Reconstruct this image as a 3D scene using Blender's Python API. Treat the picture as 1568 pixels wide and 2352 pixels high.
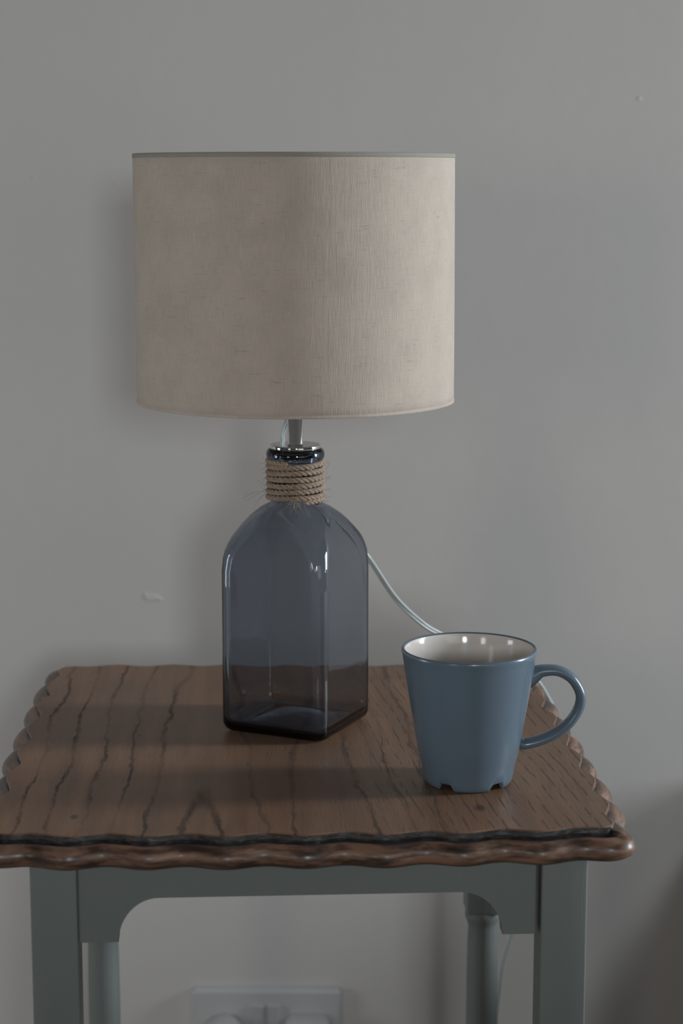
import bpy, bmesh, math, random
from mathutils import Vector, Matrix
random.seed(7)
S = bpy.context.scene
for o in list(bpy.data.objects): bpy.data.objects.remove(o)
COL = S.collection
PI = math.pi

# ------------------------------------------------------------------ camera
T = 0.68                      # table top height
cam = bpy.data.objects.new('camera', bpy.data.cameras.new('camera'))
COL.objects.link(cam)
cam.location = (0, 0, T + 0.411)
cam.rotation_euler = (math.radians(90 - 9.71), 0, 0)
cam.data.sensor_fit = 'VERTICAL'
cam.data.sensor_height = 36; cam.data.sensor_width = 24
cam.data.lens = 4500 / 2352 * 36
cam.data.clip_start = .05
cam.data.dof.use_dof = True
cam.data.dof.focus_distance = 1.385
cam.data.dof.aperture_fstop = 6.5
S.camera = cam

# ------------------------------------------------------------------ light
S.view_settings.view_transform = 'Standard'
S.view_settings.look = 'None'
S.view_settings.gamma = 1
S.view_settings.use_curve_mapping = False
S.view_settings.exposure = 0
w = bpy.data.worlds.new('world'); S.world = w; w.use_nodes = True
w.node_tree.nodes['Background'].inputs[0].default_value = (.80, .91, 1.0, 1)
w.node_tree.nodes['Background'].inputs[1].default_value = .048

def area(name, loc, target, sx, sy, power, col):
    l = bpy.data.lights.new(name, 'AREA'); l.shape = 'RECTANGLE'
    l.size = sx; l.size_y = sy; l.energy = power; l.color = col
    o = bpy.data.objects.new(name, l); COL.objects.link(o)
    o.location = loc
    o.rotation_euler = (Vector(target) - Vector(loc)).to_track_quat('-Z', 'Y').to_euler()
    return o
# daylight through the room's windows: side window on the right, one behind right, one on the left
area('window_light_side', (2.60, 1.48, 1.34), (0, 1.44, .80), .40, 1.15, 66.0, (.84, .925, 1))
area('window_light_key', (.33, -1.5, 1.30), (0, 1.5, .45), .24, .30, 14.8, (.84, .93, 1))
area('window_light_right', (1.30, -1.2, 1.12), (0, 1.5, .8), 1.2, .9, 4, (1, .94, .88))
area('window_light_left', (-1.40, -1.35, 1.22), (0, 1.5, .8), .40, .55, 6, (1, .90, .80))
area('window_light_far_left', (-1.95, 1.12, .76), (0, 1.5, .70), .40, .70, 7.0, (.86, .94, 1))

# ------------------------------------------------------------------ node helper
class NT:
    def __init__(s, name):
        s.m = bpy.data.materials.new(name); s.m.use_nodes = True
        s.t = s.m.node_tree; s.n = s.t.nodes; s.l = s.t.links
        s.b = s.n['Principled BSDF']
    def _in(s, sock, v):
        if v is None: return
        if isinstance(v, bpy.types.NodeSocket): s.l.new(v, sock)
        else:
            if sock.type == 'RGBA' and not hasattr(v, '__len__'): v = (v, v, v, 1)
            if sock.type == 'RGBA' and len(v) == 3: v = (*v, 1)
            sock.default_value = v
    def math(s, op, a, b=None, c=None, clamp=False):
        n = s.n.new('ShaderNodeMath'); n.operation = op; n.use_clamp = clamp
        s._in(n.inputs[0], a); s._in(n.inputs[1], b)
        if c is not None: s._in(n.inputs[2], c)
        return n.outputs[0]
    def coord(s, kind='Object', scale=None, loc=None):
        n = s.n.new('ShaderNodeTexCoord'); o = n.outputs[kind]
        if scale or loc:
            m = s.n.new('ShaderNodeMapping'); s.l.new(o, m.inputs[0])
            if scale: m.inputs['Scale'].default_value = scale
            if loc: m.inputs['Location'].default_value = loc
            o = m.outputs[0]
        return o
    def noise(s, vec, scale=1, detail=3, rough=.5, dist=0):
        n = s.n.new('ShaderNodeTexNoise'); s.l.new(vec, n.inputs['Vector'])
        n.inputs['Scale'].default_value = scale; n.inputs['Detail'].default_value = detail
        n.inputs['Roughness'].default_value = rough; n.inputs['Distortion'].default_value = dist
        return n.outputs[0]
    def ramp(s, f, a, b, lo=0., hi=1.):
        n = s.n.new('ShaderNodeMapRange'); n.interpolation_type = 'SMOOTHSTEP'
        s._in(n.inputs[0], f)
        n.inputs[1].default_value = a; n.inputs[2].default_value = b
        n.inputs[3].default_value = lo; n.inputs[4].default_value = hi
        return n.outputs[0]
    def mix(s, f, a, b):
        n = s.n.new('ShaderNodeMix'); n.data_type = 'RGBA'
        s._in(n.inputs[0], f); s._in(n.inputs[6], a); s._in(n.inputs[7], b)
        return n.outputs[2]
    def sep(s, v):
        n = s.n.new('ShaderNodeSeparateXYZ'); s.l.new(v, n.inputs[0]); return n.outputs
    def bump(s, h, strength, dist, prev=None):
        n = s.n.new('ShaderNodeBump'); s._in(n.inputs['Height'], h)
        n.inputs['Strength'].default_value = strength; n.inputs['Distance'].default_value = dist
        if prev: s.l.new(prev, n.inputs['Normal'])
        return n.outputs[0]
    def set(s, **k):
        for a, v in k.items(): s._in(s.b.inputs[a.replace('_', ' ')], v)
        return s.m

# ------------------------------------------------------------------ materials
def mat_wall():
    t = NT('wall_paint'); c = t.coord()
    n = t.noise(c, 5, 3); big = t.mix(n, (.588, .555, .524), (.618, .585, .554))
    f = t.noise(c, 420, 2); g = t.noise(c, 38, 4)
    b = t.bump(f, .12, .0006); b = t.bump(g, .10, .002, b)
    # small patches of old filler and chips
    x, y, z = t.sep(c)
    h = None
    for (px, pz, r) in ((-.1865, .6874, .010), (-.178, .685, .005), (.278, 1.163, .003), (-.213, 1.085, .002), (-.29, 1.09, .002), (.24, .865, .0015)):
        dx = t.math('SUBTRACT', x, px); dz = t.math('SUBTRACT', z, pz)
        d = t.math('SQRT', t.math('ADD', t.math('MULTIPLY', dx, dx), t.math('MULTIPLY', t.math('MULTIPLY', dz, dz), 3.0)))
        d = t.math('ADD', d, t.math('MULTIPLY', t.math('SUBTRACT', t.noise(c, 160, 2), .5), r * 1.2))
        k = t.ramp(d, r * .35, r, 1, 0)
        h = k if h is None else t.math('MAXIMUM', h, k)
    b = t.bump(h, .6, .0012, b)
    col = t.mix(t.math('MULTIPLY', h, .25), big, (.74, .73, .71))
    return t.set(Base_Color=col, Roughness=.75, Normal=b, Specular_IOR_Level=.25)

def mat_wood(edge=False):
    t = NT('oak_edge' if edge else 'oak_top'); c = t.coord(); x, y, z = t.sep(c)
    wob = t.math('MULTIPLY', t.math('SUBTRACT', t.noise(t.coord(scale=(11, 5.5, 11)), 1, 4, .6), .5), .034)
    rag = t.math('MULTIPLY', t.math('SUBTRACT', t.noise(t.coord(scale=(330, 75, 330)), 1, 4, .75), .5), .0075)
    xx = t.math('ADD', t.math('ADD', x, wob), rag)
    def G(x0, off):
        d = t.math('SUBTRACT', xx, x0)
        q = t.math('DIVIDE', t.math('MULTIPLY', d, d), .0027)
        return t.math('SQRT', t.math('MAXIMUM', t.math('ADD', t.math('ADD', y, q), off), .0001))
    g1 = G(-.070, .300); g2 = t.math('ADD', G(.014, .350), .128)
    n = t.n.new('ShaderNodeMath'); n.operation = 'SMOOTH_MIN'
    t._in(n.inputs[0], g1); t._in(n.inputs[1], g2); n.inputs[2].default_value = .12
    g = n.outputs[0]
    ph = t.math('FRACT', t.math('MULTIPLY', t.math('ADD', g, .157), 1 / .38))
    asym = t.math('ABSOLUTE', t.math('SUBTRACT', ph, .5))
    line = t.ramp(asym, .01, .10, 1, 0)
    soft = t.ramp(ph, .50, .95, .55, 0)
    brk = t.ramp(t.noise(t.coord(scale=(30, 7, 30), loc=(3, 1, 0)), 1, 3, .6), .40, .66)
    line = t.math('MULTIPLY', line, t.math('ADD', t.math('MULTIPLY', brk, .8), .2))
    # closer, finer pore rows on the right hand board
    ph2 = t.math('FRACT', t.math('MULTIPLY', t.math('ADD', t.math('ADD', x, t.math('MULTIPLY', wob, .4)), t.math('ADD', t.math('MULTIPLY', rag, .35), t.math('MULTIPLY', y, .10))), 118))
    l2 = t.ramp(t.math('ABSOLUTE', t.math('SUBTRACT', ph2, .5)), .0, .17, 1, 0)
    br2 = t.ramp(t.noise(t.coord(scale=(190, 34, 190), loc=(1, 5, 2)), 1, 2, .6), .42, .56)
    l2 = t.math('MULTIPLY', t.math('MULTIPLY', l2, br2), t.ramp(x, .02, .085, 0, .55))
    line = t.math('MAXIMUM', t.math('MULTIPLY', line, t.ramp(x, .055, .11, 1, .15)), l2)
    pores = t.ramp(t.noise(t.coord(scale=(900, 38, 900)), 1, 2, .6), .55, .72)
    fig = t.noise(t.coord(scale=(55, 5, 55), loc=(0, 2, 0)), 1, 4, .55)
    blot = t.noise(t.coord(scale=(7, 5, 7)), 1, 3, .5)
    base = t.mix(t.ramp(fig, .3, .72), (.205, .106, .058), (.305, .160, .089))
    base = t.mix(t.ramp(blot, .40, .68, 0, .6), base, (.178, .115, .075))
    base = t.mix(t.math('MULTIPLY', soft, .20), base, (.07, .045, .033))
    base = t.mix(t.math('MULTIPLY', pores, .30), base, (.05, .033, .026))
    base = t.mix(t.math('MULTIPLY', line, .82), base, (.034, .027, .025))
    # small knots / ink spots
    for (kx, ky, r) in ((.113, -.163, .0042), (-.153, -.168, .003), (.008, .085, .002), (-.12, .02, .0018)):
        dx = t.math('SUBTRACT', x, kx); dy = t.math('MULTIPLY', t.math('SUBTRACT', y, ky), .55)
        d = t.math('SQRT', t.math('ADD', t.math('MULTIPLY', dx, dx), t.math('MULTIPLY', dy, dy)))
        base = t.mix(t.ramp(d, r * .3, r * 1.3, .75, 0), base, (.03, .02, .018))
    rough = t.math('ADD', .40, t.math('MULTIPLY', line, .25))
    if edge:
        worn = t.noise(t.coord(scale=(30, 30, 150)), 1, 5, .62)
        base = t.mix(t.ramp(worn, .36, .66), (.045, .026, .018), (.235, .125, .078))
        st = t.ramp(t.noise(t.coord(scale=(30, 30, 260), loc=(4, 4, 4)), 1, 3, .6), .52, .66)
        base = t.mix(t.math('MULTIPLY', st, .65), base, (.028, .019, .015))
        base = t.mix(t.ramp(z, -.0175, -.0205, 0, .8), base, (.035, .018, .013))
        rough = t.ramp(worn, .3, .7, .30, .5)
        b = t.bump(worn, .30, .0012)
        return t.set(Base_Color=base, Roughness=rough, Normal=b, Coat_Weight=.15, Coat_Roughness=.22)
    h = t.math('SUBTRACT', 1, t.math('MAXIMUM', line, t.math('MULTIPLY', pores, .6)))
    b = t.bump(h, .35, .0006)
    return t.set(Base_Color=base, Roughness=rough, Normal=b, Specular_IOR_Level=.35)

def mat_groove():
    t = NT('dark_stained_groove'); c = t.coord()
    n = t.noise(t.coord(scale=(120, 120, 300)), 1, 4, .6)
    col = t.mix(t.ramp(n, .50, .72), (.020, .017, .017), (.08, .068, .062))
    return t.set(Base_Color=col, Roughness=t.ramp(n, .3, .7, .28, .55), Normal=t.bump(n, .4, .001))

def mat_paint():
    t = NT('grey_green_paint'); c = t.coord()
    st = t.noise(t.coord(scale=(420, 420, 9)), 1, 3, .6)
    n = t.noise(c, 14, 3)
    col = t.mix(n, (.138, .154, .145), (.157, .174, .164))
    wear = t.ramp(t.noise(t.coord(scale=(60, 60, 8), loc=(7, 3, 1)), 1, 5, .7), .70, .76)
    col = t.mix(t.math('MULTIPLY', wear, .5), col, (.24, .27, .26))
    return t.set(Base_Color=col, Roughness=.55, Normal=t.bump(st, .35, .0007))

def mat_linen():
    t = NT('natural_linen'); uv = t.coord('UV')
    x, y, z = t.sep(uv)
    def nz(su, sv, d=2, loc=(0, 0, 0)):
        return t.noise(t.coord('UV', scale=(su, sv, 1), loc=loc), 1, d, .6)
    vert = nz(1500, 90); hor = nz(90, 1500); slubh = nz(70, 620, 3, (3, 1, 0)); slubv = nz(560, 60, 3, (1, 9, 0)); fl = nz(230, 330, 3, (5, 5, 0))
    clump = nz(34, 30, 4, (9, 9, 0))
    col = t.mix(t.ramp(clump, .35, .68), (.535, .445, .366), (.485, .402, .332))
    col = t.mix(t.ramp(vert, .35, .7, 0, .22), col, (.66, .61, .56))
    col = t.mix(t.ramp(hor, .5, .75, 0, .20), col, (.33, .28, .235))
    col = t.mix(t.ramp(slubh, .60, .74, 0, .55), col, (.30, .255, .215))
    col = t.mix(t.ramp(slubv, .62, .76, 0, .35), col, (.31, .265, .225))
    col = t.mix(t.ramp(fl, .70, .76, 0, .6), col, (.20, .16, .13))
    h = t.math('ADD', t.math('MULTIPLY', vert, .6), t.math('MULTIPLY', hor, .3))
    h = t.math('ADD', h, t.math('MULTIPLY', nz(330, 16, 2, (2, 7, 0)), .45))
    return t.set(Base_Color=col, Roughness=.95, Specular_IOR_Level=.1, Normal=t.bump(h, .5, .0008), Sheen_Weight=.15)

def mat_glass():
    t = NT('smoke_blue_glass'); c = t.coord()
    n = t.noise(t.coord(scale=(22, 22, 9)), 1, 2)
    v = t.n.new('ShaderNodeVolumeAbsorption'); v.inputs['Color'].default_value = (.19, .27, .38, 1); v.inputs['Density'].default_value = 175
    t.l.new(v.outputs[0], t.n['Material Output'].inputs['Volume'])
    return t.set(Base_Color=(.97, .98, 1, 1), Roughness=.0, IOR=1.5, Transmission_Weight=1.0, Normal=t.bump(n, .25, .0012))

def simple(name, col, rough=.5, metal=0, **k):
    t = NT(name); c = t.coord(); n = t.noise(c, k.pop('ns', 60), 3)
    d = k.pop('dv', .93)
    cc = t.mix(n, tuple(v * d for v in col), col)
    bs = k.pop('bs', None)
    if bs: k['Normal'] = t.bump(n, bs, .0005)
    return t.set(Base_Color=cc, Roughness=rough, Metallic=metal, **k)

def mat_jute():
    t = NT('jute'); c = t.coord(); n = t.noise(c, 700, 4, .7); m = t.noise(c, 120, 2)
    col = t.mix(t.ramp(n, .3, .7), (.19, .125, .078), (.47, .35, .25))
    col = t.mix(t.ramp(m, .4, .7, 0, .5), col, (.30, .20, .135))
    return t.set(Base_Color=col, Roughness=.8, Normal=t.bump(n, .8, .0006), Sheen_Weight=.2)

def mat_brushed():
    t = NT('brushed_steel'); n = t.noise(t.coord(scale=(200, 200, 1200)), 1, 2)
    return t.set(Base_Color=(.72, .72, .73), Metallic=1., Roughness=t.ramp(n, .3, .7, .03, .07))

M_wall = mat_wall(); M_wood = mat_wood(); M_edge = mat_wood(True); M_groove = mat_groove()
M_paint = mat_paint(); M_linen = mat_linen(); M_glass = mat_glass(); M_hem = simple('linen_hem', (.37, .335, .29), .95, ns=900, dv=.75, bs=.5); M_jute = mat_jute(); M_steel = mat_brushed()
M_blue = simple('blue_glaze', (.122, .168, .210), .25, ns=25, dv=.9, Specular_IOR_Level=.5, Coat_Weight=.2, Coat_Roughness=.08)
M_cream = simple('cream_glaze', (.70, .64, .58), .12, ns=25, Specular_IOR_Level=.6)
M_white = simple('white_plastic', (.53, .52, .51), .35, ns=20)
M_whitefab = simple('shade_lining', (.75, .73, .70), .7)
M_bulb = simple('opal_bulb', (.8, .8, .78), .2)
M_carpet = simple('beige_carpet', (.30, .26, .22), .95, ns=300, bs=.8)
M_bed = simple('bed_linen', (.32, .30, .29), .9, ns=30)
M_bedbase = simple('bed_base', (.08, .07, .065), .7)
M_dark = simple('dark_gap', (.02, .018, .016), .7)
def mat_cord():
    t = NT('clear_cord')
    return t.set(Base_Color=(.72, .77, .75, 1), Roughness=.12, IOR=1.45, Transmission_Weight=.35)
M_cord = mat_cord()
M_wire = simple('tinned_wire', (.62, .60, .56), .3, 1.0)

# ------------------------------------------------------------------ object helpers
def obj(name, bm, mats, parent=None, smooth=True, angle=None):
    me = bpy.data.meshes.new(name)
    bmesh.ops.recalc_face_normals(bm, faces=bm.faces)
    bm.to_mesh(me); bm.free()
    for m in (mats if isinstance(mats, (list, tuple)) else [mats]): me.materials.append(m)
    if smooth:
        for p in me.polygons: p.use_smooth = True
        if angle: me.set_sharp_from_angle(angle=math.radians(angle))
    o = bpy.data.objects.new(name, me); COL.objects.link(o)
    if parent: o.parent = parent
    return o
def thing(name, label, cat, loc=(0, 0, 0), rz=0, group=None):
    o = bpy.data.objects.new(name, None); COL.objects.link(o)
    o.location = loc; o.rotation_euler = (0, 0, rz); o['label'] = label; o['category'] = cat
    o.empty_display_size = .05
    if group: o['group'] = group
    return o
def ring_skin(bm, rings, closed=True, cap0=False, cap1=False, mi=0):
    vs = [[bm.verts.new(p) for p in r] for r in rings]
    n = len(rings[0]); fs = []
    for i in range(len(vs) - 1):
        for j in range(n if closed else n - 1):
            k = (j + 1) % n
            f = bm.faces.new((vs[i][j], vs[i][k], vs[i + 1][k], vs[i + 1][j])); f.material_index = mi; fs.append(f)
    if cap0: bm.faces.new(vs[0][::-1])
    if cap1: bm.faces.new(vs[-1])
    return vs
def lathe(bm, prof, c=(0, 0, 0), n=64, cap0=False, cap1=False):
    return ring_skin(bm, [[(c[0] + r * math.cos(2 * PI * j / n), c[1] + r * math.sin(2 * PI * j / n), c[2] + z) for j in range(n)] for r, z in prof], True, cap0, cap1)
def box(bm, x0, x1, y0, y1, z0, z1, bev=0):
    r = bmesh.ops.create_cube(bm, size=1)
    for v in r['verts']:
        v.co = ((x0 + x1) / 2 + v.co.x * (x1 - x0), (y0 + y1) / 2 + v.co.y * (y1 - y0), (z0 + z1) / 2 + v.co.z * (z1 - z0))
    if bev:
        es = list({e for v in r['verts'] for e in v.link_edges})
        bmesh.ops.bevel(bm, geom=es, offset=bev, segments=3, profile=.5, affect='EDGES')
def catmull(P, k=8):
    P = [Vector(p) for p in P]; Q = [P[0] * 2 - P[1]] + P + [P[-1] * 2 - P[-2]]; out = []
    for i in range(1, len(Q) - 2):
        a, b, c, d = Q[i - 1:i + 3]
        for j in range(k):
            t = j / k
            out.append(.5 * ((2 * b) + (c - a) * t + (2 * a - 5 * b + 4 * c - d) * t * t + (3 * b - a - 3 * c + d) * t ** 3))
    out.append(P[-1]); return out
def tube(bm, pts, rad, n=10, flat=1.0, up=Vector((0, 1, 0)), caps=True):
    """tube along pts; rad number or function of fraction -> (r_side, r_up)"""
    rings = []; L = len(pts)
    for i, p in enumerate(pts):
        d = (pts[min(i + 1, L - 1)] - pts[max(i - 1, 0)]).normalized()
        s = d.cross(up)
        if s.length < 1e-4: s = d.orthogonal()
        s.normalize(); u = s.cross(d).normalized()
        r = rad(i / (L - 1)) if callable(rad) else (rad, rad * flat)
        rings.append([p + s * (r[0] * math.cos(2 * PI * j / n)) + u * (r[1] * math.sin(2 * PI * j / n)) for j in range(n)])
    ring_skin(bm, rings, True, caps, caps)

# ------------------------------------------------------------------ setting
bm = bmesh.new(); box(bm, -2.6, 2.6, 1.87, 1.97, 0, 2.5)
wall = obj('wall_back', bm, M_wall, smooth=False); wall['kind'] = 'structure'
bm = bmesh.new(); box(bm, -2.6, 2.6, -2.2, 1.97, -.05, 0)
fl = obj('floor', bm, M_carpet, smooth=False); fl['kind'] = 'structure'
bm = bmesh.new(); box(bm, -2.6, 2.6, 1.852, 1.87, 0, .12, .004)
bb = obj('baseboard_back', bm, M_white, smooth=False); bb['kind'] = 'structure'

# ------------------------------------------------------------------ table
C0 = Vector((-.03, 1.40)); TR = math.radians(3.0)
table = thing('side_table', 'old wooden side table with brown scalloped top and grey green painted legs', 'table', (C0.x, C0.y, 0), TR)
def loc2(x, y):
    d = Vector((x, y)) - C0; c, s = math.cos(TR), math.sin(TR)
    return Vector((d.x * c + d.y * s, -d.x * s + d.y * c))
FL, FR, BR, BL = loc2(-.2235, 1.190), loc2(.1775, 1.2035), loc2(.1500, 1.625), loc2(-.2400, 1.6250)
def side(a, b, bow, k, n, pin):
    d = b - a; nrm = Vector((d.y, -d.x)).normalized(); out = []
    for i in range(n):
        t = i / n
        out.append((a + d * t + nrm * bow * 4 * t * (1 - t), nrm.copy(), math.cos(2 * PI * k * t), pin, k))
    return out
NS = 200
path = side(FL, FR, .005, 8, NS, 0) + side(FR, BR, .003, 8, NS, 1) + side(BR, BL, .003, 8, NS, 0) + side(BL, FL, .002, 7, NS, 1)
N = len(path)
# round the corners: smooth positions and recompute normals
P = [p[0].copy() for p in path]
rc = 7
for _ in range(3):
    Q = []
    for i in range(N):
        s = Vector((0, 0))
        for j in range(-rc, rc + 1): s += P[(i + j) % N]
        Q.append(s / (2 * rc + 1))
    P = Q
NR = []
for i in range(N):
    d = P[(i + 3) % N] - P[(i - 3) % N]; NR.append(Vector((d.y, -d.x)).normalized())
def edge_ring(d, z, lip=0., deep=0.):
    out = []
    for i in range(N):
        w_, sd, k_ = path[i][2], path[i][3], path[i][4]
        t = (i % NS) / NS
        jit = .0004 * math.sin(i * .11) + .00025 * math.sin(i * .29 + 1)
        cx = min(i % NS, NS - i % NS) / NS
        corner = .0045 * lip * math.exp(-(cx / .03) ** 2)
        if sd:      # short sides: scallops with pointed notches between them
            arc = 2 * abs(math.cos(PI * k_ * t)) ** .85 - 1
            off = (.0030 + .0014 * lip) * (arc * (.45 + .4 * min(lip, 1)) + w_ * (.55 - .4 * min(lip, 1))) - .0012 * lip
        else:
            off = (.0027 + .0006 * lip) * w_
        q = P[i] + NR[i] * (d + off + jit * (.4 + .6 * lip) + corner)
        zz = z
        if deep and sd: zz = z * (1 - .50 * deep)
        out.append((q.x, q.y, zz))
    return out
# board
bm = bmesh.new()
r = ring_skin(bm, [edge_ring(-.0008, 0), edge_ring(0, -.0007), edge_ring(.0004, -.0040, 0, 1), edge_ring(.0002, -.0062, 0, 1), edge_ring(-.002, -.018)], cap0=True, cap1=True)
bm.faces.ensure_lookup_table()
def dark_at(j):
    t = (j % NS) / NS; k_ = path[j][4]
    return not path[j][3]
for q_ in range(N, 4 * N):
    bm.faces[q_].material_index = 1
top = obj('tabletop', bm, [M_wood, M_groove], table, smooth=False); top.location = (0, 0, T)
# carved edge
prof = [(-.0016, -.0060, 0, 1, 1), (.0006, -.0062, .1, 1, 1), (.0022, -.0059, .3, 1, 1), (.0038, -.0057, .5, .8, 0), (.0060, -.0062, .7, .5, 0), (.0082, -.0076, .9, .2, 0), (.0100, -.0094, 1, 0, 0),
        (.0110, -.0122, 1.05, 0, 0), (.0110, -.0150, 1, 0, 0), (.0098, -.0176, .9, 0, 0), (.0078, -.0196, .7, 0, 0), (.0055, -.0208, .6, 0, 0), (-.004, -.0208, .2, 0, 0)]
bm = bmesh.new()
vs = ring_skin(bm, [edge_ring(d, z, l, dp) for d, z, l, dp, _ in prof])
bm.faces.ensure_lookup_table()
for i in range(len(prof) - 1):
    if prof[i][4]:
        for j in range(N):
            if dark_at(j): bm.faces[i * N + j].material_index = 1
edge = obj('carved_edge', bm, [M_edge, M_groove], top); edge['label'] = 'scalloped moulded edge with dark stained groove'

def make_leg(x, y):
    bm = bmesh.new(); h = .0150
    box(bm, -h, h, -h, h, .482, T - .0205, .0012)
    prof = [(.0142, .484), (.0150, .481), (.0150, .476), (.0135, .473), (.0122, .468), (.0128, .455), (.0132, .42), (.0132, .36), (.0118, .30), (.0106, .26), (.0122, .235), (.0150, .228), (.0150, .218), (.0125, .212), (.0135, .20)]
    lathe(bm, prof, n=32)
    box(bm, -h, h, -h, h, .09, .201, .0015)
    lathe(bm, [(.0130, .091), (.0150, .08), (.0145, .06), (.0100, .03), (.0112, 0)], n=32, cap1=True)
    o = obj('leg', bm, M_paint, table, angle=35); o.location = (x, y, 0)
for x, y in ((-.165, -.180), (.165, -.180), (.158, .165), (-.161, .165)): make_leg(x, y)

def apron(x0, x1, y0, y1, bl, br, gapr=0.):
    """board from x0..x1 (local x along board) with arch between brackets, thickness y0..y1"""
    zt, zb, zk = T - .0206, .6325, .6028
    pts = [(x0, zt), (x0, zk), (x0 + bl, zk)]
    for i in range(1, 13):
        a = i / 12 * PI / 2; pts.append((x0 + bl + .0265 * (1 - math.cos(a)), zk + (zb - zk) * math.sin(a)))
    for i in range(12, 0, -1):
        a = i / 12 * PI / 2; pts.append((x1 - br - .0275 * (1 - math.cos(a)), zk + (zb - zk) * math.sin(a)))
    pts += [(x1 - br, zk), (x1, zk), (x1, zt)]
    bm = bmesh.new()
    a = [bm.verts.new((p[0], y0, p[1])) for p in pts]; b = [bm.verts.new((p[0], y1, p[1])) for p in pts]
    fa = bm.faces.new(a); fb = bm.faces.new(b[::-1]); n = len(pts)
    for i in range(n): bm.faces.new((a[i], b[i], b[(i + 1) % n], a[(i + 1) % n]))
    bmesh.ops.bevel(bm, geom=[e for e in fa.edges], offset=.0006, segments=2, affect='EDGES')
    return bm
obj('apron', apron(-.1498, .1468, -.1915, -.178, .0255, .0215), M_paint, table, smooth=False)
obj('apron', apron(-.146, .143, .163, .176, .024, .022), M_paint, table, smooth=False)
for sx in (-1, 1):
    o = obj('apron', apron(-.1648, .1498, -.006, .006, .024, .024), M_paint, table, smooth=False)
    o.rotation_euler = (0, 0, PI / 2); o.location = (sx * .163, 0, 0)
# lower stretchers near the feet, on the square blocks
for (a, b, fixed, ax) in ((-.150, .150, -.18, 0), (-.146, .143, .165, 0)):
    bm = bmesh.new(); box(bm, a, b, fixed - .008, fixed + .008, .13, .155, .001); obj('stretcher', bm, M_paint, table, smooth=False)

# ------------------------------------------------------------------ lamp
LX, LY = -.0343, 1.4440
lamp = thing('table_lamp', 'table lamp with linen drum shade on a smoky blue glass bottle base', 'lamp', (LX, LY, T))
# bottle
def rsq(a, r, z, m=12):
    a = max(a, r + 1e-5); out = []
    for q in range(4):
        cx, cy = ((1, 1), (-1, 1), (-1, -1), (1, -1))[q]
        for i in range(m + 1):
            an = q * PI / 2 + i / m * PI / 2
            out.append((cx * (a - r) + r * math.cos(an), cy * (a - r) + r * math.sin(an), z))
    return out
sh = [(0, 0), (.08, .28), (.19, .52), (.30, .67), (.40, .77), (.5, .855), (.6, .915), (.7, .955), (.8, .980), (.9, .99), (1, 1)]
A0, R0, A1, R1, ZS, ZN = .0182, .0182, .0436, .0095, .1225, .1722
def body(inset, zfloor, a_off, corner, top_z):
    R = []
    a = A1 - inset; r = R1 - inset * .6
    R.append((a - .010, max(r - .008, .003), zfloor)); 
    R.append((a - .0045, max(r - .003, .003), zfloor + .0006)); R.append((a - .0012, r, zfloor + .0030)); R.append((a, r, zfloor + .0068))
    for z in (.03, .06, .09, .11): R.append((a, r, z))
    for f, g in reversed(sh):
        aa = (A0 - inset) + g * (A1 - A0); full = R1 - inset * .6
        rr = min(aa, aa * (1 - g ** 1.6) + full * g ** 1.6 + .002 * math.sin(PI * g))
        R.append((aa, rr, ZN - f * (ZN - ZS) - (inset * .6)))
    return R
bm = bmesh.new()
outer = body(0, .0, 0, 0, 0)
rings = [rsq(a, r, z) for a, r, z in outer]
A = A0
lip = [(A, .178), (A, .2015), (.0192, .2025), (.0209, .2038), (.0218, .2062), (.0217, .2092), (.0205, .2113), (.0188, .2122), (.0170, .2122), (.0155, .2110), (.0150, .2080), (.0150, .178)]
rings += [rsq(a, a - 1e-5, z) for a, z in lip]
inner = body(.0033, .0050, 0, 0, 0)
ir = [rsq(a, min(r, a - 1e-5), z) for a, r, z in inner]
rings += ir[::-1]
# punt: raised dome inside
for k, (a, z) in enumerate(((.026, .0062), (.018, .0088), (.011, .0102), (.005, .0108))):
    rings.append(rsq(a, a * .8, z))
vs = ring_skin(bm, rings, cap1=True)
# underside with a shallow hollow
last = vs[0]
for a, z in ((.030, .0012), (.018, .0048), (.006, .0064)):
    nv = [bm.verts.new(p) for p in rsq(a, a * .8, z)]
    for j in range(len(nv)):
        k = (j + 1) % len(nv); bm.faces.new((last[k], last[j], nv[j], nv[k]))
    last = nv
bm.faces.new(last[::-1])
bmesh.ops.remove_doubles(bm, verts=bm.verts, dist=1e-6)
bot = obj('bottle', bm, M_glass, lamp); bot.rotation_euler = (0, 0, math.radians(-25)); bot.location = (0, 0, .0002)
# cap, stem
bm = bmesh.new(); lathe(bm, [(.0186, .2123), (.0187, .2126), (.0187, .2146), (.0183, .2151), (.006, .2152)], n=64, cap0=True, cap1=True)
obj('cap_plate', bm, M_steel, lamp, angle=40)
bm = bmesh.new(); lathe(bm, [(.0062, .2150), (.0058, .2156), (.0058, .292), (.0054, .293)], n=40, cap0=True, cap1=True)
obj('stem', bm, M_steel, lamp, angle=40)
bm = bmesh.new(); lathe(bm, [(.0100, .288), (.0125, .292), (.0125, .300), (.0150, .302), (.0150, .312), (.0138, .313), (.0138, .338), (.0128, .340)], n=40, cap0=True, cap1=True)
obj('lamp_holder', bm, M_white, lamp, angle=40)
bm = bmesh.new(); lathe(bm, [(.0120, .338), (.0125, .345), (.0190, .360), (.0255, .376), (.0270, .390), (.0240, .404), (.0160, .413), (.006, .4165)], n=40, cap0=True, cap1=True)
obj('bulb', bm, M_bulb, lamp)
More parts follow.
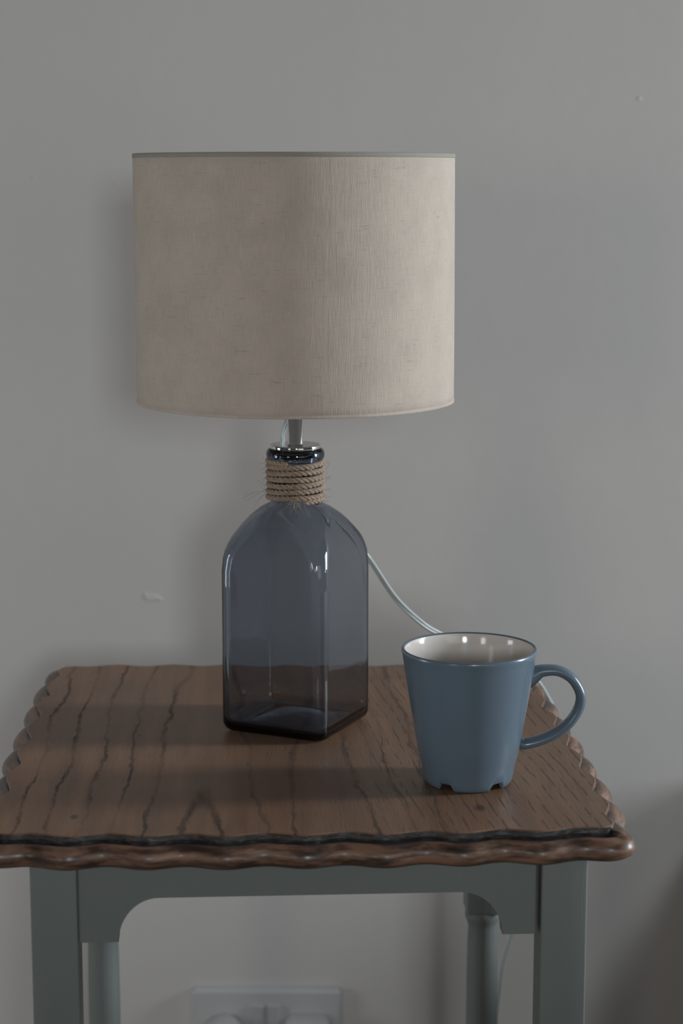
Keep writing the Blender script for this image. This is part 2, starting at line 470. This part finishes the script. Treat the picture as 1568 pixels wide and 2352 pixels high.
# shade
RS, Z0, Z1 = .1166, .928 - T, 1.107 - T
bm = bmesh.new(); uvl = bm.loops.layers.uv.new('UVMap'); n = 160
rows = [Z0 + (Z1 - Z0) * i / 24 for i in range(25)]
def shade_r(z, a):  # slight real-life unevenness
    return RS + .0004 * math.sin(3 * a + z * 9) + .0003 * math.sin(7 * a - z * 14)
prof = [(RS - .0016, Z0 + .0006), (RS - .0008, Z0)] + [(RS, z) for z in rows[0:]] + [(RS - .0008, Z1 + .0005), (RS - .0016, Z1)]
prof = [(r, z) for r, z in prof]
rings = []
for r, z in prof:
    rings.append([((r - RS + shade_r(z, 2 * PI * j / n)) * math.cos(2 * PI * j / n), (r - RS + shade_r(z, 2 * PI * j / n)) * math.sin(2 * PI * j / n), z) for j in range(n)])
vs = ring_skin(bm, rings); bm.faces.ensure_lookup_table(); idx = 0
for i in range(len(rings) - 1):
    for j in range(n):
        f = bm.faces[idx]; idx += 1
        for lp in f.loops:
            v = lp.vert.co; a = math.atan2(v.y, v.x) + PI / 2
            if a > PI: a -= 2 * PI
            lp[uvl].uv = (a * RS, v.z)
        us = [lp[uvl].uv[0] for lp in f.loops]
        if max(us) - min(us) > .3:
            for lp in f.loops:
                if lp[uvl].uv[0] < 0: lp[uvl].uv[0] += 2 * PI * RS
shade = obj('lampshade', bm, M_linen, lamp)
bm = bmesh.new(); lathe(bm, [(RS - .0016, Z0 + .0006), (RS - .0017, Z1), ], n=128)
obj('lining', bm, M_whitefab, shade)
for z in (Z0 + .0012, Z1 - .0014):
    bm = bmesh.new(); pts = [Vector(((RS - .0030) * math.cos(a * PI / 48), (RS - .0030) * math.sin(a * PI / 48), z)) for a in range(97)]
    tube(bm, pts, .0013, 8, up=Vector((0, 0, 1)), caps=False); obj('wire_ring', bm, M_white, shade)
bm = bmesh.new()
for k in range(3):
    a = k * 2 * PI / 3 + .5
    tube(bm, catmull([(.016 * math.cos(a), .016 * math.sin(a), .3135), (.05 * math.cos(a), .05 * math.sin(a), .3125), ((RS - .004) * math.cos(a), (RS - .004) * math.sin(a), Z0 + .0030)], 6), .0011, 8, up=Vector((0, 0, 1)))
lathe(bm, [(.0152, .3115), (.0185, .3115), (.0185, .3140), (.0152, .3140), (.0152, .3115)], n=32)
obj('spider_fitting', bm, M_white, shade)
# overlap seam strip at the back is not in view; narrow turned hems top and bottom
for z0_, z1_ in ((Z1 - .0030, Z1 + .0004), (Z0 - .0002, Z0 + .0022)):
    bm = bmesh.new(); uvl = bm.loops.layers.uv.new('UVMap')
    ring_skin(bm, [[((shade_r(z, 2 * PI * j / 160) + (.0003 if q else -.0002)) * math.cos(2 * PI * j / 160), (shade_r(z, 2 * PI * j / 160) + (.0003 if q else -.0002)) * math.sin(2 * PI * j / 160), z) for j in range(160)] for q, z in ((0, z0_), (1, z0_ + .0003), (1, z1_ - .0003), (0, z1_))])
    for f in bm.faces:
        for lp in f.loops:
            v = lp.vert.co; lp[uvl].uv = (math.atan2(v.y, v.x) * RS, v.z)
    obj('hem', bm, M_hem if z0_ > .3 else M_linen, shade)
# rope wrap
bm = bmesh.new(); turns = 6.9; steps = int(turns * 150); rr = .00262; RC = A0 + .0020
zA, zB = .1722, .2050
for s in range(3):
    pts = []
    for i in range(steps + 1):
        t = i / steps; a = 2 * PI * turns * t - 1.2
        zc = zA + (zB - zA - .0042) * min(1, max(0, (t - .055) / .89)) + .0021 + .00025 * math.sin(a * 1.7 + 1)
        tw = -a * 10.5 + s * 2 * PI / 3
        q = .0010
        rad_ = RC + q * math.cos(tw) + .0002 * math.sin(a * 2.3)
        pts.append(Vector((rad_ * math.cos(a), rad_ * math.sin(a), zc + q * math.sin(tw))))
    tube(bm, pts, .00124, 7, up=Vector((0, 0, 1)))
rope = obj('rope_wrap', bm, M_jute, lamp)
bm = bmesh.new()
def hair(p, d, L, curl):
    pts = [Vector(p)]; d = Vector(d).normalized()
    for i in range(7):
        d = (d + Vector((random.gauss(0, curl), random.gauss(0, curl), random.gauss(0, curl)))).normalized()
        pts.append(pts[-1] + d * L / 7)
    tube(bm, pts, .00009, 3)
for i in range(150):
    a = random.uniform(0, 2 * PI); z = random.uniform(zA, zB)
    R_ = RC + .0024
    d = Vector((math.cos(a), math.sin(a), 0)) * random.uniform(.2, 1) + Vector((-math.sin(a), math.cos(a), 0)) * random.gauss(0, 1) + Vector((0, 0, random.gauss(-.1, .5)))
    hair((R_ * math.cos(a), R_ * math.sin(a), z), d, random.uniform(.003, .008), .3)
for i in range(26):   # loose tuft at the front where the rope ends
    a = -PI / 2 + random.gauss(.08, .13); R_ = RC + .0025
    hair((R_ * math.cos(a), R_ * math.sin(a), random.uniform(.176, .190)), (random.gauss(0, .35), -.25, -1), random.uniform(.008, .020), .22)
for i in range(3):
    a = PI + random.gauss(0, .2); R_ = RC + .002
    hair((R_ * math.cos(a), R_ * math.sin(a), random.uniform(.178, .186)), (-.8, -.1, -.8), .022, .25)
o = obj('loose_fibre', bm, M_jute, rope); o['kind'] = 'stuff'
# cord: from the holder down behind the bottle, over the back right corner of the table, down to the socket
W = lambda x, y, z: Vector((x - LX, y - LY, z - T))
cp = [W(-.030, 1.462, .972), W(-.034, 1.464, .940), W(-.0405, 1.466, .912), W(-.0445, 1.467, .896), W(-.036, 1.474, .875), W(-.012, 1.498, .838), W(.006, 1.512, .815), W(.022, 1.520, .793), W(.0423, 1.540, .7586),
      W(.0623, 1.556, .7355), W(.080, 1.567, .7215), W(.115, 1.582, .703), W(.140, 1.590, .6905), W(.1605, 1.599, .678), W(.173, 1.606, .660), W(.1815, 1.615, .636), W(.181, 1.635, .59), W(.172, 1.66, .50),
      W(.1541, 1.68, .419), W(.1467, 1.69, .3858), W(.1440, 1.70, .352), W(.1435, 1.715, .3124), W(.146, 1.72, .25), W(.13, 1.725, .15), W(.085, 1.74, .085), W(.03, 1.76, .09), W(-.015, 1.78, .15), W(-.033, 1.820, .185), W(-.0345, 1.848, .2055)]
cpts = catmull(cp, 8)
bm = bmesh.new()
sd = []
for i, p in enumerate(cpts):
    d = (cpts[min(i + 1, len(cpts) - 1)] - cpts[max(i - 1, 0)]).normalized()
    tw = i * .045
    s = d.cross(Vector((0, 1, 0))).normalized(); u = s.cross(d)
    sd.append(s * math.cos(tw) + u * math.sin(tw))
for k in (-1, 1):
    tube(bm, [p + sd[i] * .00115 * k for i, p in enumerate(cpts)], .00125, 10)
cord = obj('cord', bm, M_cord, lamp)
bm = bmesh.new()
for k in (-1, 1):
    tube(bm, [p + sd[i] * .00115 * k for i, p in enumerate(cpts)], .00055, 6)
obj('wire_core', bm, M_wire, cord)

# ------------------------------------------------------------------ socket
XS = -.0765
socket = thing('wall_socket', 'white double wall socket with two rocker switches under the table', 'socket', (XS, 1.8695, .2415))
bm = bmesh.new()
def rrect(w_, h_, r, y, m=6):
    out = []
    for q, (sx, sz) in enumerate(((1, 1), (-1, 1), (-1, -1), (1, -1))):
        for i in range(m + 1):
            a = q * PI / 2 + i / m * PI / 2; out.append((sx * (w_ - r) + r * math.cos(a), y, sz * (h_ - r) + r * math.sin(a)))
    return out
ring_skin(bm, [rrect(.0755, .044, .006, 0), rrect(.0755, .044, .006, -.0062), rrect(.0747, .0432, .0055, -.0082), rrect(.0725, .0410, .004, -.0092), rrect(.0715, .0400, .0035, -.0093)], cap0=True, cap1=True)
obj('face_plate', bm, M_white, socket, angle=50)
for x in (-.0083, .0080):
    bm = bmesh.new()
    ring_skin(bm, [[(x + p[0], p[1] , p[2]) for p in rrect(*a)] for a in ((.0062, .0125, .0015, -.0090), (.0062, .0125, .0015, -.0108), (.0056, .0118, .0012, -.0118))], cap0=True, cap1=True)
    for v in bm.verts:
        v.co.z += .0158
        if v.co.y < -.011: v.co.y -= .0022 * (v.co.z > .015)
    obj('rocker_switch', bm, M_white, socket, angle=40)
for x in (-.040, .043):
    for (dx, dz, w_, h_) in ((0, .008, .002, .004), (-.0111, -.010, .0032, .002), (.0111, -.010, .0032, .002)):
        bm = bmesh.new(); box(bm, x + dx - w_, x + dx + w_, -.0098, -.0090, dz - h_, dz + h_); obj('pin_slot', bm, M_dark, socket, smooth=False)
# lamp's own plug (right hand outlet), child of the cord
def plug_mesh(cx, rnd=False):
    bm = bmesh.new()
    if rnd:
        lathe(bm, [(.0195, 0), (.0205, .003), (.0205, .020), (.0185, .027), (.012, .030), (.004, .0305)], n=48, cap0=True, cap1=True)
        bmesh.ops.rotate(bm, verts=bm.verts, cent=(0, 0, 0), matrix=Matrix.Rotation(PI / 2, 3, 'X'))
        tube(bm, catmull([(0, -.014, -.015), (0, -.015, -.028), (.001, -.016, -.036)], 5), .0042, 10)
    else:
        sec = lambda wt, wb, zt, zb, y: [(-wt, y, zt), (wt, y, zt), (wt + .004, y, zt - .006), (wb, y, zb + .006), (wb - .005, y, zb), (-wb + .005, y, zb), (-wb, y, zb + .006), (-wt - .004, y, zt - .006)]
        ring_skin(bm, [sec(.0185, .0255, .0185, -.027, 0), sec(.0185, .0255, .0185, -.027, -.010), sec(.0165, .0225, .0165, -.025, -.017), sec(.010, .0150, .011, -.020, -.022)], cap0=True, cap1=True)
        bmesh.ops.bevel(bm, geom=list(bm.edges), offset=.0012, segments=2, affect='EDGES')
        tube(bm, [Vector((0, -.010, -.024)), Vector((0, -.010, -.036))], .0045, 12)
    return bm
pl = obj('plug', plug_mesh(0), M_white, cord, angle=40); pl.location = (-.0345 - LX, 1.8595 - LY, .2415 - T)
pl['label'] = 'square white plug'
# the other plug: round, belongs to something else
p2 = thing('plug', 'round white plug in the left outlet of the wall socket', 'plug', (-.119, 1.8595, .2405))
obj('plug_body', plug_mesh(0, True), M_white, p2, angle=40)
bm = bmesh.new(); tube(bm, catmull([(.001, -.016, -.034), (-.004, -.018, -.07), (-.03, -.02, -.14), (-.09, -.03, -.215), (-.2, -.05, -.2335)], 8), .0028, 10)
obj('flex', bm, M_white, p2)

# ------------------------------------------------------------------ mug
MX, MY = .0872, 1.302
mug = thing('mug', 'blue glazed tapered mug with cream inside and notched foot', 'mug', (MX, MY, T + .0002))
bm = bmesh.new(); n = 180; H = .0945
notch = [math.radians(-90 - 34.5 + 72 * k) for k in range(5)]
def nz_(a, z):
    if z > .006: return z
    s = 0
    for q in notch:
        d = abs((a - q + PI) % (2 * PI) - PI); hw = math.radians(11.5)
        if d < hw: s = max(s, min(1, (1 - (d / hw) ** 2) * 1.5))
    return z + .0046 * s * (1 - z / .006)
prof = [(.0262, .0045), (.0268, .0008), (.0282, 0), (.0293, .0006), (.0304, .0028), (.0312, .0060), (.0320, .0120)]
prof += [(.0462 - .165 * (H - .0006 - z) + .0004 * math.sin(PI * z / H), z) for z in (.02, .03, .04, .05, .06, .07, .08, .086, .090)]
prof += [(.0463, .0922), (.04615, .0937), (.0455, .0945), (.0447, .0944), (.0440, .0936)]
nb = len(prof) - 1
prof += [(.0434, .0920), (.0425, .086), (.0401, .07), (.0368, .05), (.0335, .03), (.0305, .015), (.0270, .0095), (.020, .0075), (.010, .007), (.003, .007)]
rings = [[(r * math.cos(2 * PI * j / n), r * math.sin(2 * PI * j / n), nz_(2 * PI * j / n, z) if r > .0261 and z < .0061 and i < 7 else z) for j in range(n)] for i, (r, z) in enumerate(prof)]
vs = ring_skin(bm, rings, cap1=True); bm.faces.ensure_lookup_table()
for i in range(nb, len(prof) - 1):
    for j in range(n): bm.faces[i * n + j].material_index = 1
bm.faces[-1].material_index = 1
last = vs[0]
for r, z in ((.02, .0045), (.008, .0048)):
    nv = [bm.verts.new((r * math.cos(2 * PI * j / n), r * math.sin(2 * PI * j / n), z)) for j in range(n)]
    for j in range(n): bm.faces.new((last[(j + 1) % n], last[j], nv[j], nv[(j + 1) % n]))
    last = nv
bm.faces.new(last[::-1])
obj('body', bm, [M_blue, M_cream], mug)
def px(x, y, Y=MY + .002):
    f = 4500; p_ = math.radians(9.71); a = (x - 784) / f; b = (y - 1176) / f
    r_ = Vector((a, math.cos(p_) - b * math.sin(p_), -math.sin(p_) - b * math.cos(p_))); k = Y / r_.y
    return Vector((r_.x * k - MX, Y - MY, r_.z * k + T + .411 - T))
hp = catmull([px(*q) for q in ((1208, 1556), (1226, 1549), (1246, 1541), (1281, 1541), (1311, 1557), (1330, 1585), (1333, 1612), (1320, 1643), (1293, 1673), (1252, 1696), (1208, 1708), (1189, 1704), (1176, 1696))], 8)
def hr(t):
    r = .0040 - .0004 * math.sin(PI * t)
    e = max(math.exp(-(t / .11) ** 2) * 1.0, math.exp(-((1 - t) / .10) ** 2) * .75)
    return (r * (1 + 1.1 * e), .0056 * (1 + .35 * e))
bm = bmesh.new(); tube(bm, hp, hr, 20); obj('handle', bm, M_blue, mug)

# ------------------------------------------------------------------ unseen bed added beyond the right edge of the frame to shade the lower wall
bed_blocker = thing('bed_blocker', 'unseen grey bedding added beyond the right edge of view to shade the lower wall', 'bed_blocker', (.362, 1.838, 0), math.radians(-8.6))
bm = bmesh.new(); box(bm, .03, 1.30, -1.98, -.02, .08, .31, .01); obj('bed_base', bm, M_bedbase, bed_blocker, smooth=False)
bm = bmesh.new(); box(bm, .02, 1.30, -1.98, -.02, .30, .45, .05); obj('mattress', bm, M_bed, bed_blocker, angle=50)
bm = bmesh.new(); box(bm, 0, 1.33, -2.0, -.01, .32, .50, .05); obj('duvet', bm, M_bed, bed_blocker, angle=50)
bm = bmesh.new(); box(bm, 0, 1.35, -.045, 0, .05, .51, .008); o = obj('headboard_blocker', bm, M_bedbase, bed_blocker, smooth=False)  # added slab closing the gap to the wall so side light cannot leak through
o.rotation_euler = (0, 0, math.radians(8.6)); o.location = (0, .0305, 0)
for sx in (.08, 1.25):
    for sy in (-1.93, -.07):
        bm = bmesh.new(); box(bm, sx - .025, sx + .025, sy - .025, sy + .025, 0, .081); obj('leg', bm, M_bedbase, bed_blocker, smooth=False)
